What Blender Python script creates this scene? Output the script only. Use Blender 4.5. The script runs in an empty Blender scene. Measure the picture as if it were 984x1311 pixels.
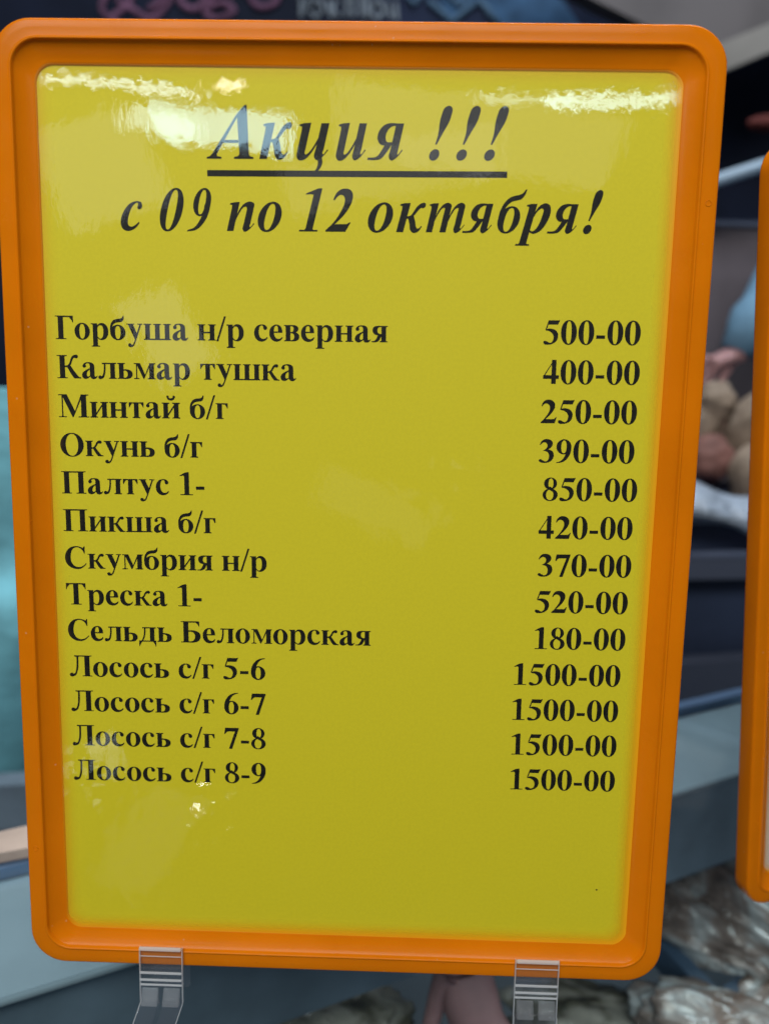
import bpy, bmesh, math, random
from mathutils import Vector, Matrix, noise
from mathutils.geometry import tessellate_polygon
random.seed(7)
S = bpy.context.scene
COL = S.collection
R_ = math.radians
# ---------------------------------------------------------------- frames of reference (metres)
# World: X right, Y away from the viewer, Z up; z = 0 at the bottom of the yellow sign.
LEAN = R_(10)
SX = Vector((1, 0, 0)); SY = Vector((0, math.sin(LEAN), math.cos(LEAN))); SZ = Vector((0, -math.cos(LEAN), math.sin(LEAN)))
SIGN = Matrix((( 1, 0, 0, 0), (0, SY.y, SZ.y, 0), (0, SY.z, SZ.z, 0), (0, 0, 0, 1)))
def sgn(x, y, z=0): return SX*x + SY*y + SZ*z
# ---------------------------------------------------------------- camera
CP = (0.0166391, 0.20376063, 0.25414231)          # in the frame of the sign
cam_pos = sgn(*CP)
c_f = sgn(-0.01953319, -0.1352796, -0.9906149); c_u = sgn(-0.02288566, 0.99060483, -0.13482696); c_r = sgn(0.99954725, 0.02003727, -0.02244564)
cd = bpy.data.cameras.new('camera'); cam = bpy.data.objects.new('camera', cd); COL.objects.link(cam)
cam.matrix_world = Matrix(((c_r.x, c_u.x, -c_f.x, cam_pos.x), (c_r.y, c_u.y, -c_f.y, cam_pos.y), (c_r.z, c_u.z, -c_f.z, cam_pos.z), (0, 0, 0, 1)))
cd.sensor_fit = 'VERTICAL'; cd.sensor_height = 24; cd.sensor_width = 18; cd.lens = 24*985/1311
cd.clip_start = .01; cd.clip_end = 50
cd.dof.use_dof = True; cd.dof.focus_distance = .262; cd.dof.aperture_fstop = 4.3
S.camera = cam
def ray(u, v): return c_r*((u-492)/985) - c_u*((v-655.5)/985) + c_f
def at_d(u, v, d): return cam_pos + ray(u, v)*d
def at_z(u, v, z): r = ray(u, v); return cam_pos + r*((z-cam_pos.z)/r.z)
def at_y(u, v, y): r = ray(u, v); return cam_pos + r*((y-cam_pos.y)/r.y)
# ---------------------------------------------------------------- world and lamps
W = bpy.data.worlds.new('World'); S.world = W; W.use_nodes = True
bg = W.node_tree.nodes['Background']; bg.inputs[0].default_value = (.62, .72, .86, 1); bg.inputs[1].default_value = .11
S.view_settings.view_transform = 'Standard'; S.view_settings.look = 'None'; S.view_settings.exposure = 0; S.view_settings.gamma = 1
S.cycles.max_bounces = 10; S.cycles.transparent_max_bounces = 16; S.cycles.caustics_reflective = False; S.cycles.sample_clamp_indirect = 0
def lamp(name, pos, target, sx, sy, radiance, col=(1, 1, 1), roll=0, spread=180):
    l = bpy.data.lights.new(name, 'AREA'); l.shape = 'RECTANGLE'; l.size = sx; l.size_y = sy; l.color = col
    l.energy = radiance*math.pi*sx*sy; l.spread = R_(spread)
    o = bpy.data.objects.new(name, l); COL.objects.link(o)
    d = (Vector(target)-Vector(pos)).normalized()
    z = -d; x = Vector((math.cos(roll), 0, math.sin(roll))); x = (x-z*x.dot(z)).normalized(); y = z.cross(x)
    o.matrix_world = Matrix(((x.x, y.x, z.x, pos[0]), (x.y, y.y, z.y, pos[1]), (x.z, y.z, z.z, pos[2]), (0, 0, 0, 1)))
    return o
def mirror(u, v, dist):      # the place in the hall that the sheet of the sign reflects at this spot
    r = ray(u, v); p = cam_pos + r*(-CP[2]/r.dot(SZ)); q = r - SZ*(2*r.dot(SZ)); return p + q.normalized()*dist
def mirrored_lamp(name, u, v, w, h, dist, radiance, col, roll=0):
    p = mirror(u, v, dist); k = dist + .27
    return lamp(name, p, sgn(0, .2), w/985*k, h/985*k, radiance, col, roll)
mirrored_lamp('window_light', 285, 156, 150, 44, 2.6, 10.0, (.50, .82, 1), R_(-7))
mirrored_lamp('window_side_light', 205, 150, 70, 26, 2.6, 7.0, (.62, .90, 1), R_(-12))
mirrored_lamp('tube_light', 800, 114, 170, 13, 2.4, 13, (.60, .88, 1), R_(3))
mirrored_lamp('tube_light_far', 680, 112, 120, 9, 2.6, 7, (.60, .88, 1), R_(3))
mirrored_lamp('window_top_light', 150, 92, 160, 7, 2.2, 15, (.66, .86, 1), R_(-7))
mirrored_lamp('warm_lamp', 285, 89, 34, 6, 2.2, 26, (1, .93, .78))
mirrored_lamp('hall_glow', 610, 165, 330, 90, 3.2, .85, (.95, .98, 1), R_(-9))
mirrored_lamp('hall_glow_low', 500, 215, 260, 60, 3.4, .7, (.95, .98, 1), R_(12))
mirrored_lamp('hall_glow_left', 130, 215, 120, 110, 3.3, 1.1, (.85, .95, 1), R_(20))
mirrored_lamp('hall_glow_mid', 215, 430, 70, 110, 3.3, 1.2, (.85, .93, 1), R_(30))
mirrored_lamp('aisle_glow', 480, 650, 150, 55, 3.0, .30, (.95, .97, 1), R_(-22))
mirrored_lamp('aisle_glow_small', 585, 596, 36, 22, 3.0, .4, (.95, .97, 1), R_(-30))
mirrored_lamp('low_patch_fill', 110, 985, 70, 46, 2.5, 2.4, (.85, .95, 1), R_(25))  # unseen lamp added for a pale reflection low on the film
mirrored_lamp('sparkle_fill', 270, 1026, 36, 22, 2.5, 24, (1, .96, .82))  # unseen lamp added so that the creased film sparkles here
lamp('overhead_key', (-.25, -1.12, 1.62), (0, .05, .08), 1.6, .6, 11.6, (1, .98, .92))
lamp('rear_tube_light', (0, .55, 1.3), (0, .05, .3), 1.2, .06, 30, (1, .97, .92))
lamp('counter_light', (.3, .75, 1.5), (0.1, .35, -.1), 1.2, .25, 17, (.82, .92, 1))
lamp('fish_fill_light', (.36, .0, -.075), (.36, .12, -.25), .5, .04, 3.6, (.85, .94, 1))  # unseen lamp added to brighten the fish under the glass
# ---------------------------------------------------------------- materials
def mat(name, col, rough=.5, spec=.5, var=0, vscale=50, bump=0, bscale=200, metal=0, coat=0, sss=0, trans=0, ior=1.5, col2=None, detail=4, dist=.0002, ramp=(.35, .65)):
    m = bpy.data.materials.new(name); m.use_nodes = True; nt = m.node_tree; p = nt.nodes['Principled BSDF']
    p.inputs['Base Color'].default_value = (*col, 1); p.inputs['Roughness'].default_value = rough; p.inputs['Specular IOR Level'].default_value = spec
    p.inputs['Metallic'].default_value = metal; p.inputs['Coat Weight'].default_value = coat; p.inputs['Coat Roughness'].default_value = .08
    p.inputs['Transmission Weight'].default_value = trans; p.inputs['IOR'].default_value = ior
    if sss: p.inputs['Subsurface Weight'].default_value = sss; p.inputs['Subsurface Radius'].default_value = (.006, .002, .001); p.inputs['Subsurface Scale'].default_value = .5
    tc = nt.nodes.new('ShaderNodeTexCoord')
    if var or col2:
        n = nt.nodes.new('ShaderNodeTexNoise'); n.inputs['Scale'].default_value = vscale; n.inputs['Detail'].default_value = detail
        nt.links.new(tc.outputs['Object'], n.inputs['Vector'])
        r = nt.nodes.new('ShaderNodeValToRGB'); nt.links.new(n.outputs['Fac'], r.inputs[0]); nt.links.new(r.outputs[0], p.inputs['Base Color'])
        a = tuple(c*(1-var) for c in col); b = col2 or tuple(min(1, c*(1+var)) for c in col)
        r.color_ramp.elements[0].position = ramp[0]; r.color_ramp.elements[1].position = ramp[1]
        r.color_ramp.elements[0].color = (*a, 1); r.color_ramp.elements[1].color = (*b, 1)
    if bump:
        n = nt.nodes.new('ShaderNodeTexNoise'); n.inputs['Scale'].default_value = bscale; n.inputs['Detail'].default_value = 3
        nt.links.new(tc.outputs['Object'], n.inputs['Vector'])
        b = nt.nodes.new('ShaderNodeBump'); b.inputs['Strength'].default_value = bump; b.inputs['Distance'].default_value = dist
        nt.links.new(n.outputs['Fac'], b.inputs['Height']); nt.links.new(b.outputs[0], p.inputs['Normal'])
    return m
M = {}
M['orange'] = mat('orange_plastic', (.67, .175, .0015), .25, .09, var=.05, vscale=30, bump=.25, bscale=900, sss=.12, dist=.00008)
def wear(m):
    # handled plastic: uneven gloss, hairline scratches, a few pale specks
    nt = m.node_tree; N = nt.nodes.new; Lk = nt.links.new; p = nt.nodes['Principled BSDF']; tc = N('ShaderNodeTexCoord')
    n = N('ShaderNodeTexNoise'); n.inputs['Scale'].default_value = 55; n.inputs['Detail'].default_value = 6; n.inputs['Roughness'].default_value = .7; Lk(tc.outputs['Object'], n.inputs['Vector'])
    r = N('ShaderNodeMapRange'); r.inputs['From Min'].default_value = .3; r.inputs['From Max'].default_value = .7; r.inputs['To Min'].default_value = .13; r.inputs['To Max'].default_value = .30
    Lk(n.outputs['Fac'], r.inputs['Value']); Lk(r.outputs[0], p.inputs['Roughness'])
    v = N('ShaderNodeTexVoronoi'); v.inputs['Scale'].default_value = 170; Lk(tc.outputs['Object'], v.inputs['Vector'])
    k = N('ShaderNodeMapRange'); k.inputs['From Min'].default_value = .045; k.inputs['From Max'].default_value = .075; k.inputs['To Min'].default_value = 1; k.inputs['To Max'].default_value = 0; Lk(v.outputs['Distance'], k.inputs['Value'])
    mask = N('ShaderNodeMath'); mask.operation = 'MULTIPLY'; n3 = N('ShaderNodeTexNoise'); n3.inputs['Scale'].default_value = 40; Lk(tc.outputs['Object'], n3.inputs['Vector'])
    g = N('ShaderNodeMath'); g.operation = 'GREATER_THAN'; g.inputs[1].default_value = .56; Lk(n3.outputs['Fac'], g.inputs[0]); Lk(k.outputs[0], mask.inputs[0]); Lk(g.outputs[0], mask.inputs[1])
    sc = N('ShaderNodeMath'); sc.operation = 'MULTIPLY'; sc.inputs[1].default_value = .35; Lk(mask.outputs[0], sc.inputs[0])
    old = p.inputs['Base Color'].links[0].from_socket; mx = N('ShaderNodeMix'); mx.data_type = 'RGBA'; mx.inputs[7].default_value = (.62, .40, .25, 1)
    Lk(sc.outputs[0], mx.inputs[0]); Lk(old, mx.inputs[6]); Lk(mx.outputs[2], p.inputs['Base Color'])
wear(M['orange'])
M['paper'] = mat('yellow_paper', (.74, .635, .014), .6, .3, var=.02, vscale=900, detail=3, bump=.15, bscale=1500, dist=.00005)
M['ink'] = mat('black_toner', (.009, .008, .004), .5, .2, var=.55, vscale=700, ramp=(.4, .7))
M['back'] = mat('frame_back', (.5, .13, .01), .5)
def two_sided_fresnel(nt, f, ior):
    """the same reflectance from either side of a thin sheet"""
    g = nt.nodes.new('ShaderNodeNewGeometry'); m = nt.nodes.new('ShaderNodeMapRange')
    m.inputs['To Min'].default_value = ior; m.inputs['To Max'].default_value = 1/ior
    nt.links.new(g.outputs['Backfacing'], m.inputs['Value']); nt.links.new(m.outputs[0], f.inputs['IOR'])
def film_material(name='clear_film', strength=1.0):
    m = bpy.data.materials.new(name); m.use_nodes = True; nt = m.node_tree; nt.nodes.clear(); N = nt.nodes.new; Lk = nt.links.new
    o = N('ShaderNodeOutputMaterial'); mx = N('ShaderNodeMixShader'); t = N('ShaderNodeBsdfTransparent'); g = N('ShaderNodeBsdfGlossy'); f = N('ShaderNodeFresnel')
    t.inputs[0].default_value = (.97, .97, .965, 1); g.inputs['Roughness'].default_value = .006; two_sided_fresnel(nt, f, 1.6)
    tc = N('ShaderNodeTexCoord')
    n1 = N('ShaderNodeTexNoise'); n1.inputs['Scale'].default_value = 280; n1.inputs['Detail'].default_value = 3
    n2 = N('ShaderNodeTexNoise'); n2.inputs['Scale'].default_value = 34; n2.inputs['Detail'].default_value = 2; n2.inputs['Distortion'].default_value = .6
    n3 = N('ShaderNodeTexNoise'); n3.inputs['Scale'].default_value = 700; n3.inputs['Detail'].default_value = 2
    mp = N('ShaderNodeMapping'); mp.inputs['Scale'].default_value = (1.5, .8, 1); Lk(tc.outputs['Object'], mp.inputs[0])
    for n in (n1, n2, n3): Lk(mp.outputs[0], n.inputs['Vector'])
    b1 = N('ShaderNodeBump'); b1.inputs['Strength'].default_value = 1; b1.inputs['Distance'].default_value = .000020*strength
    b2 = N('ShaderNodeBump'); b2.inputs['Strength'].default_value = 1; b2.inputs['Distance'].default_value = .00010*strength
    b3 = N('ShaderNodeBump'); b3.inputs['Strength'].default_value = 1; b3.inputs['Distance'].default_value = .000002*strength
    Lk(n1.outputs['Fac'], b1.inputs['Height']); Lk(n2.outputs['Fac'], b2.inputs['Height']); Lk(n3.outputs['Fac'], b3.inputs['Height'])
    Lk(b1.outputs[0], b2.inputs['Normal']); Lk(b2.outputs[0], b3.inputs['Normal']); Lk(b3.outputs[0], g.inputs['Normal']); Lk(b3.outputs[0], f.inputs['Normal'])
    Lk(f.outputs[0], mx.inputs[0]); Lk(t.outputs[0], mx.inputs[1]); Lk(g.outputs[0], mx.inputs[2]); Lk(mx.outputs[0], o.inputs[0])
    return m
M['film'] = film_material()
def thin_glass(name, tint, rough=.01, ior=1.5):
    m = bpy.data.materials.new(name); m.use_nodes = True; nt = m.node_tree; nt.nodes.clear(); N = nt.nodes.new; Lk = nt.links.new
    o = N('ShaderNodeOutputMaterial'); mx = N('ShaderNodeMixShader'); t = N('ShaderNodeBsdfTransparent'); g = N('ShaderNodeBsdfGlossy'); f = N('ShaderNodeFresnel')
    t.inputs[0].default_value = (*tint, 1); g.inputs['Roughness'].default_value = rough; two_sided_fresnel(nt, f, ior)
    Lk(f.outputs[0], mx.inputs[0]); Lk(t.outputs[0], mx.inputs[1]); Lk(g.outputs[0], mx.inputs[2]); Lk(mx.outputs[0], o.inputs[0])
    return m
M['pane'] = thin_glass('counter_glass', (.93, .97, .97))
def clear_plastic(name, milk, rough):
    # thin clear moulded plastic: see-through, Fresnel gloss, a trace of haze
    m = thin_glass(name, (.95, .96, .98), rough, 1.5); nt = m.node_tree; N = nt.nodes.new; Lk = nt.links.new
    out = [n for n in nt.nodes if n.type == 'OUTPUT_MATERIAL'][0]; src = out.inputs[0].links[0].from_socket
    d = N('ShaderNodeBsdfDiffuse'); d.inputs[0].default_value = (.93, .96, 1, 1); tr = N('ShaderNodeBsdfTranslucent'); tr.inputs[0].default_value = (.93, .96, 1, 1)
    ad = N('ShaderNodeMixShader'); Lk(d.outputs[0], ad.inputs[1]); Lk(tr.outputs[0], ad.inputs[2])
    mx = N('ShaderNodeMixShader'); mx.inputs[0].default_value = milk; Lk(src, mx.inputs[1]); Lk(ad.outputs[0], mx.inputs[2]); Lk(mx.outputs[0], out.inputs[0]); return m
M['acrylic'] = clear_plastic('clear_acrylic', .02, .05)
M['acrylic_edge'] = clear_plastic('frosted_glint_acrylic', .62, .10)  # frosted edges, whitened further to stand in for light piped along them
M['acrylic_pad'] = clear_plastic('pad_acrylic', .12, .08)
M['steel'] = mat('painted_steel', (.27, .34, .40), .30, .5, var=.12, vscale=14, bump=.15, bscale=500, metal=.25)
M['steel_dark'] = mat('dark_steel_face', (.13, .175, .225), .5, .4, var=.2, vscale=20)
M['steel_edge'] = mat('bright_steel_edge', (.10, .17, .29), .3, .6, metal=.4)
M['navy'] = mat('navy_cabinet', (.028, .042, .085), .55, .4, var=.15, vscale=8)
M['navy_trim'] = mat('slate_trim', (.07, .085, .13), .5, .4)
M['wall'] = mat('dark_wall', (.009, .014, .034), .8, .2, var=.5, vscale=3)
M['brownwall'] = mat('grey_brown_panel', (.11, .095, .11), .8, .2, var=.25, vscale=9)
M['cloth'] = mat('white_plastic_bag', (.27, .33, .42), .4, .5, var=.3, vscale=25, bump=1, bscale=35, dist=.02)
M['teal'] = mat('teal_cloth', (.14, .38, .46), .8, .3, var=.25, vscale=12, bump=.4, bscale=14, dist=.02)
M['skin'] = mat('skin', (.33, .185, .19), .55, .4, var=.1, vscale=60, sss=.1)
M['sleeve'] = mat('pale_blue_sleeve', (.12, .23, .34), .8, .2, var=.15, vscale=30)
M['onion'] = mat('beige_vegetable', (.20, .155, .12), .7, .3, var=.25, vscale=20)
M['redveg'] = mat('red_vegetable', (.15, .07, .06), .7, .3, var=.3, vscale=30)
M['pink'] = mat('pink_chalk', (.15, .075, .13), .9, .1, var=.35, vscale=30)
M['chalk'] = mat('grey_chalk', (.17, .20, .24), .9, .1, var=.35, vscale=40)
M['blue'] = mat('blue_paint', (.035, .085, .17), .8, .2, var=.3, vscale=20)
M['beam'] = mat('grey_beam', (.11, .10, .105), .7, .3, var=.2, vscale=6)
M['beam2'] = mat('pale_beam', (.21, .20, .19), .7, .3, var=.15, vscale=6)
M['rod'] = mat('white_rod', (.26, .35, .45), .5, .3)
M['brownskin'] = mat('reddish_fabric', (.085, .02, .018), .8, .2)
M['white_sheet'] = mat('white_sheet', (.7, .72, .74), .6, .3)
M['tray'] = mat('dark_tray', (.03, .045, .06), .5, .4, var=.3, vscale=12)
M['blueplastic'] = mat('blue_grey_tray', (.05, .085, .14), .4, .5, var=.2, vscale=20)
def pack_material(name, a, b, c, scale, offset):
    m = bpy.data.materials.new(name); m.use_nodes = True; nt = m.node_tree; N = nt.nodes.new; Lk = nt.links.new; p = nt.nodes['Principled BSDF']
    tc = N('ShaderNodeTexCoord'); mp = N('ShaderNodeMapping'); mp.inputs['Location'].default_value = offset; mp.inputs['Scale'].default_value = (1, 2.1, 1.3); Lk(tc.outputs['Object'], mp.inputs[0])
    n = N('ShaderNodeTexNoise'); n.inputs['Scale'].default_value = scale; n.inputs['Detail'].default_value = 5; n.inputs['Distortion'].default_value = 1.4; Lk(mp.outputs[0], n.inputs['Vector'])
    r = N('ShaderNodeValToRGB'); Lk(n.outputs['Fac'], r.inputs[0]); Lk(r.outputs[0], p.inputs['Base Color'])
    r.color_ramp.elements[0].position = .36; r.color_ramp.elements[0].color = (*a, 1)
    r.color_ramp.elements[1].position = .60; r.color_ramp.elements[1].color = (*c, 1)
    e = r.color_ramp.elements.new(.47); e.color = (*b, 1)
    p.inputs['Roughness'].default_value = .25; p.inputs['Coat Weight'].default_value = .25
    n2 = N('ShaderNodeTexNoise'); n2.inputs['Scale'].default_value = 38; n2.inputs['Detail'].default_value = 3; n2.inputs['Distortion'].default_value = 1; Lk(tc.outputs['Object'], n2.inputs['Vector'])
    bp = N('ShaderNodeBump'); bp.inputs['Distance'].default_value = .004; Lk(n2.outputs['Fac'], bp.inputs['Height']); Lk(bp.outputs[0], p.inputs['Normal'])
    return m
M['fish'] = pack_material('wrapped_fish', (.10, .075, .065), (.18, .14, .125), (.36, .38, .39), 15, (0, 0, 0))
M['fish2'] = pack_material('wrapped_dark_fish', (.03, .03, .025), (.10, .095, .07), (.26, .25, .22), 18, (2, 0, 0))
def edge_glow_material():
    # orange light bounced off the frame, painted as a strip fading over the sheet
    m = bpy.data.materials.new('painted_edge_glow'); m.use_nodes = True; nt = m.node_tree; N = nt.nodes.new; Lk = nt.links.new; p = nt.nodes['Principled BSDF']
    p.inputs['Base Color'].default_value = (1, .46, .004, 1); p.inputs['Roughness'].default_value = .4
    a = N('ShaderNodeAttribute'); a.attribute_name = 'thickness'; Lk(a.outputs['Fac'], p.inputs['Alpha']); return m  # the thickness attribute holds the strength of the painted glow
M['edge_glow'] = edge_glow_material()
# ---------------------------------------------------------------- object helpers
def link(name, me, m=None, parent=None, smooth=False, **props):
    if m: me.materials.append(m)
    if smooth:
        for p in me.polygons: p.use_smooth = True
    o = bpy.data.objects.new(name, me); COL.objects.link(o)
    if parent: o.parent = parent
    for k, v in props.items(): o[k] = v
    return o
def thing(name, label, category, matrix=None, group=None):
    o = bpy.data.objects.new(name, None); COL.objects.link(o); o.empty_display_size = .02
    if matrix: o.matrix_world = matrix
    o['label'] = label; o['category'] = category
    if group: o['group'] = group
    return o
def prism(polys):
    """polys: list of 8-corner hexahedra (bottom 4, top 4) -> mesh"""
    me = bpy.data.meshes.new('block'); V = []; F = []
    for c in polys:
        b = len(V); V += [tuple(v) for v in c]
        F += [tuple(b+i for i in f) for f in ((3, 2, 1, 0), (4, 5, 6, 7), (0, 1, 5, 4), (1, 2, 6, 5), (2, 3, 7, 6), (3, 0, 4, 7))]
    me.from_pydata(V, [], F)
    bm = bmesh.new(); bm.from_mesh(me); bmesh.ops.recalc_face_normals(bm, faces=bm.faces); bm.to_mesh(me); bm.free()
    return me
def boxc(x0, y0, z0, x1, y1, z1): return [(x0, y0, z0), (x1, y0, z0), (x1, y1, z0), (x0, y1, z0), (x0, y0, z1), (x1, y0, z1), (x1, y1, z1), (x0, y1, z1)]
def slab(top, h):            # a solid whose top is the four given points
    return [Vector(p)-Vector((0, 0, h)) for p in top] + [Vector(p) for p in top]
def panel(front, d):         # a solid whose front is the four given points, depth d along Y
    return [Vector(p)+Vector((0, d, 0)) for p in front] + [Vector(p) for p in front]
def bevel(o, w=.0005, n=2):
    b = o.modifiers.new('bevel', 'BEVEL'); b.width = w; b.segments = n; b.limit_method = 'ANGLE'; return o
def tube(paths, seg=8):
    """paths: list of (points, radii)"""
    V = []; F = []
    for pts, rad in paths:
        pts = [Vector(p) for p in pts]; rad = rad if hasattr(rad, '__len__') else [rad]*len(pts)
        up = Vector((.01, 1, .02)); b0 = len(V)
        for i, p in enumerate(pts):
            t = (pts[min(i+1, len(pts)-1)]-pts[max(i-1, 0)]).normalized()
            a = t.cross(up).normalized(); b = t.cross(a)
            for k in range(seg):
                an = 2*math.pi*k/seg; V.append(p + (a*math.cos(an)+b*math.sin(an))*rad[i])
        for i in range(len(pts)-1):
            for k in range(seg): F.append((b0+i*seg+k, b0+i*seg+(k+1) % seg, b0+(i+1)*seg+(k+1) % seg, b0+(i+1)*seg+k))
        F.append(tuple(b0+k for k in range(seg))[::-1]); F.append(tuple(b0+(len(pts)-1)*seg+k for k in range(seg)))
    me = bpy.data.meshes.new('tube'); me.from_pydata([tuple(v) for v in V], [], F); return me
def lump(size, seed, amp=.15, freq=2.0, sub=4):
    bm = bmesh.new(); bmesh.ops.create_icosphere(bm, subdivisions=sub, radius=1)
    for v in bm.verts:
        n = noise.fractal(v.co*freq+Vector((seed*7.1, seed*3.3, 0)), 1, 2, 4)
        v.co = v.co*(1+amp*n); v.co = Vector((v.co.x*size[0], v.co.y*size[1], v.co.z*size[2]))
    me = bpy.data.meshes.new('lump'); bm.to_mesh(me); bm.free(); return me
def grow(name, joints, edges, m, parent, root=0, levels=2):
    """one continuous skinned surface: joints = [(point, radius)]"""
    me = bpy.data.meshes.new(name); me.from_pydata([tuple(p) for p, r in joints], edges, [])
    o = link(name, me, m, parent)
    o.modifiers.new('skin', 'SKIN'); sv = me.skin_vertices[0].data if me.skin_vertices else None
    if sv is None:
        bm = bmesh.new(); bm.from_mesh(me); bm.verts.layers.skin.verify(); bm.to_mesh(me); bm.free(); sv = me.skin_vertices[0].data
    for i, (p, r) in enumerate(joints):
        rr = r if hasattr(r, '__len__') else (r, r); sv[i].radius = rr
        sv[i].use_root = (i == root)
    o.modifiers['skin'].use_smooth_shade = True
    s = o.modifiers.new('sub', 'SUBSURF'); s.levels = levels; s.render_levels = levels
    return o
# ---------------------------------------------------------------- lettering
# Every glyph is a list of closed polygons / bands in em/1000, y up from the baseline.
def cr(pts, n=22):
    """Catmull-Rom through pts, n+1 samples spread by chord length."""
    if len(pts) == 2:
        (a, b), (c, d) = pts
        return [(a+(c-a)*i/n, b+(d-b)*i/n) for i in range(n+1)]
    P = [(2*pts[0][0]-pts[1][0], 2*pts[0][1]-pts[1][1])] + list(pts) + [(2*pts[-1][0]-pts[-2][0], 2*pts[-1][1]-pts[-2][1])]
    ln = [0]
    for i in range(len(pts)-1):
        ln.append(ln[-1]+math.hypot(pts[i+1][0]-pts[i][0], pts[i+1][1]-pts[i][1]))
    out = []
    for k in range(n+1):
        s = ln[-1]*k/n
        i = 0
        while i < len(pts)-2 and s > ln[i+1]: i += 1
        t = (s-ln[i])/max(1e-6, ln[i+1]-ln[i]); t = min(1, max(0, t))
        p0, p1, p2, p3 = P[i:i+4]
        # centripetal-like tangents
        def tan(a, b, c, d0, d1):
            return tuple((c[q]-a[q])/(d0+d1)*0 + ((b[q]-a[q])/d0*d1+(c[q]-b[q])/d1*d0)/(d0+d1) for q in (0, 1))
        D = lambda a, b: max(1e-6, math.hypot(a[0]-b[0], a[1]-b[1]))
        d0, d1, d2 = D(p0, p1), D(p1, p2), D(p2, p3)
        m1 = tan(p0, p1, p2, d0, d1); m2 = tan(p1, p2, p3, d1, d2)
        h1, h2, h3, h4 = 2*t**3-3*t*t+1, t**3-2*t*t+t, -2*t**3+3*t*t, t**3-t*t
        out.append(tuple(h1*p1[q]+h2*d1*m1[q]+h3*p2[q]+h4*d1*m2[q] for q in (0, 1)))
    return out
def band(a, b, n=22): return [('s', cr(a, n), cr(b, n))]
def poly(*p): return [('p', list(p))]
def rect(x0, y0, x1, y1): return poly((x0, y0), (x1, y0), (x1, y1), (x0, y1))
def sup(cx, cy, rx, ry, e=2.0, n=40, off=0.0):
    o = []
    for i in range(n+1):
        a = 2*math.pi*i/n + off; c, s = math.cos(a), math.sin(a)
        o.append((cx+rx*math.copysign(abs(c)**(2/e), c), cy+ry*math.copysign(abs(s)**(2/e), s)))
    return o
def ring(cx, cy, rx, ry, ix, iy, e=2.0, ei=2.25, dx=0, dy=0):
    return [('s', sup(cx, cy, rx, ry, e), sup(cx+dx, cy+dy, ix, iy, ei))]
def ball(cx, cy, r, ry=None): return [('p', sup(cx, cy, r, ry or r, 2, 16)[:-1])]
def foot(x0, x1, y, l, r, up=True, h=25, k=26):
    """slab serif with small brackets on a stem x0..x1 at height y (up: stem continues upwards)"""
    s = 1 if up else -1
    g = rect(x0-l, min(y, y+s*h), x1+r, max(y, y+s*h))
    if l: g += poly((x0-k, y+s*h*.9), (x0, y+s*h*.9), (x0, y+s*(h+k)), (x0-k*.3, y+s*(h+k*.3)))
    if r: g += poly((x1+k, y+s*h*.9), (x1, y+s*h*.9), (x1, y+s*(h+k)), (x1+k*.3, y+s*(h+k*.3)))
    return g
XH = 461; CH = 672
def stem(x, w, y1=XH, y0=0, b=(46, 46), t=(46, 46)):
    g = rect(x, y0, x+w, y1)
    if b: g += foot(x, x+w, y0, *b)
    if t: g += foot(x, x+w, y1, *t, up=False)
    return g
def drop(x, y, d, s, w=28, k=60):   # hanging serif at the end of a bar: outer edge x, from y down d, s = side of the bar
    return poly((x, y), (x, y-d), (x+s*w*.7, y-d), (x+s*(w*.7+14), y-d+k*.55), (x+s*(w+k), y-30), (x+s*(w+k), y))
def lower_c(top):
    return band([(422, 106), (385, 45), (320, 3), (240, -14), (130, 15), (55, 95), (25, 225), (48, 345), (120, 435), (245, 473)] + top[0],
                [(402, 118), (365, 82), (315, 62), (268, 62), (205, 100), (170, 180), (160, 270), (170, 355), (195, 420), (240, 445)] + top[1], 34)
G = {}
def bowl_p(x):
    return band([(x, 392), (x+50, 448), (x+125, 473), (x+235, 440), (x+300, 350), (x+322, 235), (x+298, 110), (x+230, 22), (x+130, -14), (x+55, 0), (x, 40)],
                [(x, 335), (x+35, 390), (x+82, 412), (x+140, 388), (x+168, 320), (x+176, 230), (x+168, 130), (x+140, 55), (x+90, 22), (x+38, 45), (x, 92)], 34)
G['о'] = (500, ring(250, 230, 226, 244, 84, 212))
G['с'] = (444, band([(422, 106), (385, 45), (320, 3), (240, -14), (130, 15), (55, 95), (25, 225), (48, 345), (120, 435), (245, 473), (345, 455), (405, 395)],
                    [(402, 118), (365, 82), (315, 62), (268, 62), (205, 100), (170, 180), (160, 270), (170, 355), (195, 420), (240, 445), (280, 435), (292, 390)], 34) + ball(348, 372, 57))
G['е'] = (444, band([(420, 110), (385, 45), (320, 3), (235, -14), (130, 15), (55, 95), (25, 225), (48, 345), (120, 435), (235, 473), (325, 450), (390, 375), (412, 262)],
                    [(398, 122), (360, 85), (315, 65), (268, 65), (205, 105), (168, 190), (158, 270), (165, 345), (185, 415), (230, 443), (264, 425), (280, 350), (282, 262)], 36) + rect(150, 240, 412, 276))
G['а'] = (500, rect(264, 60, 402, 350) + band([(264, 340), (262, 390), (240, 432), (205, 444), (165, 436), (128, 400)], [(402, 340), (388, 410), (335, 455), (235, 473), (115, 452), (50, 385)])
    + ball(102, 365, 54, 50) + band([(266, 300), (150, 245), (60, 180), (26, 95), (50, 20), (125, -14), (205, 8), (275, 66)], [(266, 262), (215, 228), (180, 180), (168, 120), (178, 75), (208, 58), (240, 68), (275, 100)])
    + band([(402, 110), (408, 72), (425, 54), (450, 58), (480, 82)], [(268, 60), (300, 8), (360, -14), (430, -2), (492, 66)]))
G['р'] = (556, rect(66, -205, 204, XH) + foot(66, 204, -205, 48, 62) + foot(66, 204, XH, 50, 0, up=False) + bowl_p(202))
G['г'] = (395, stem(62, 138, t=(46, 0)) + rect(150, XH-34, 372, XH) + drop(372, XH, 150, -1))
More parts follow.
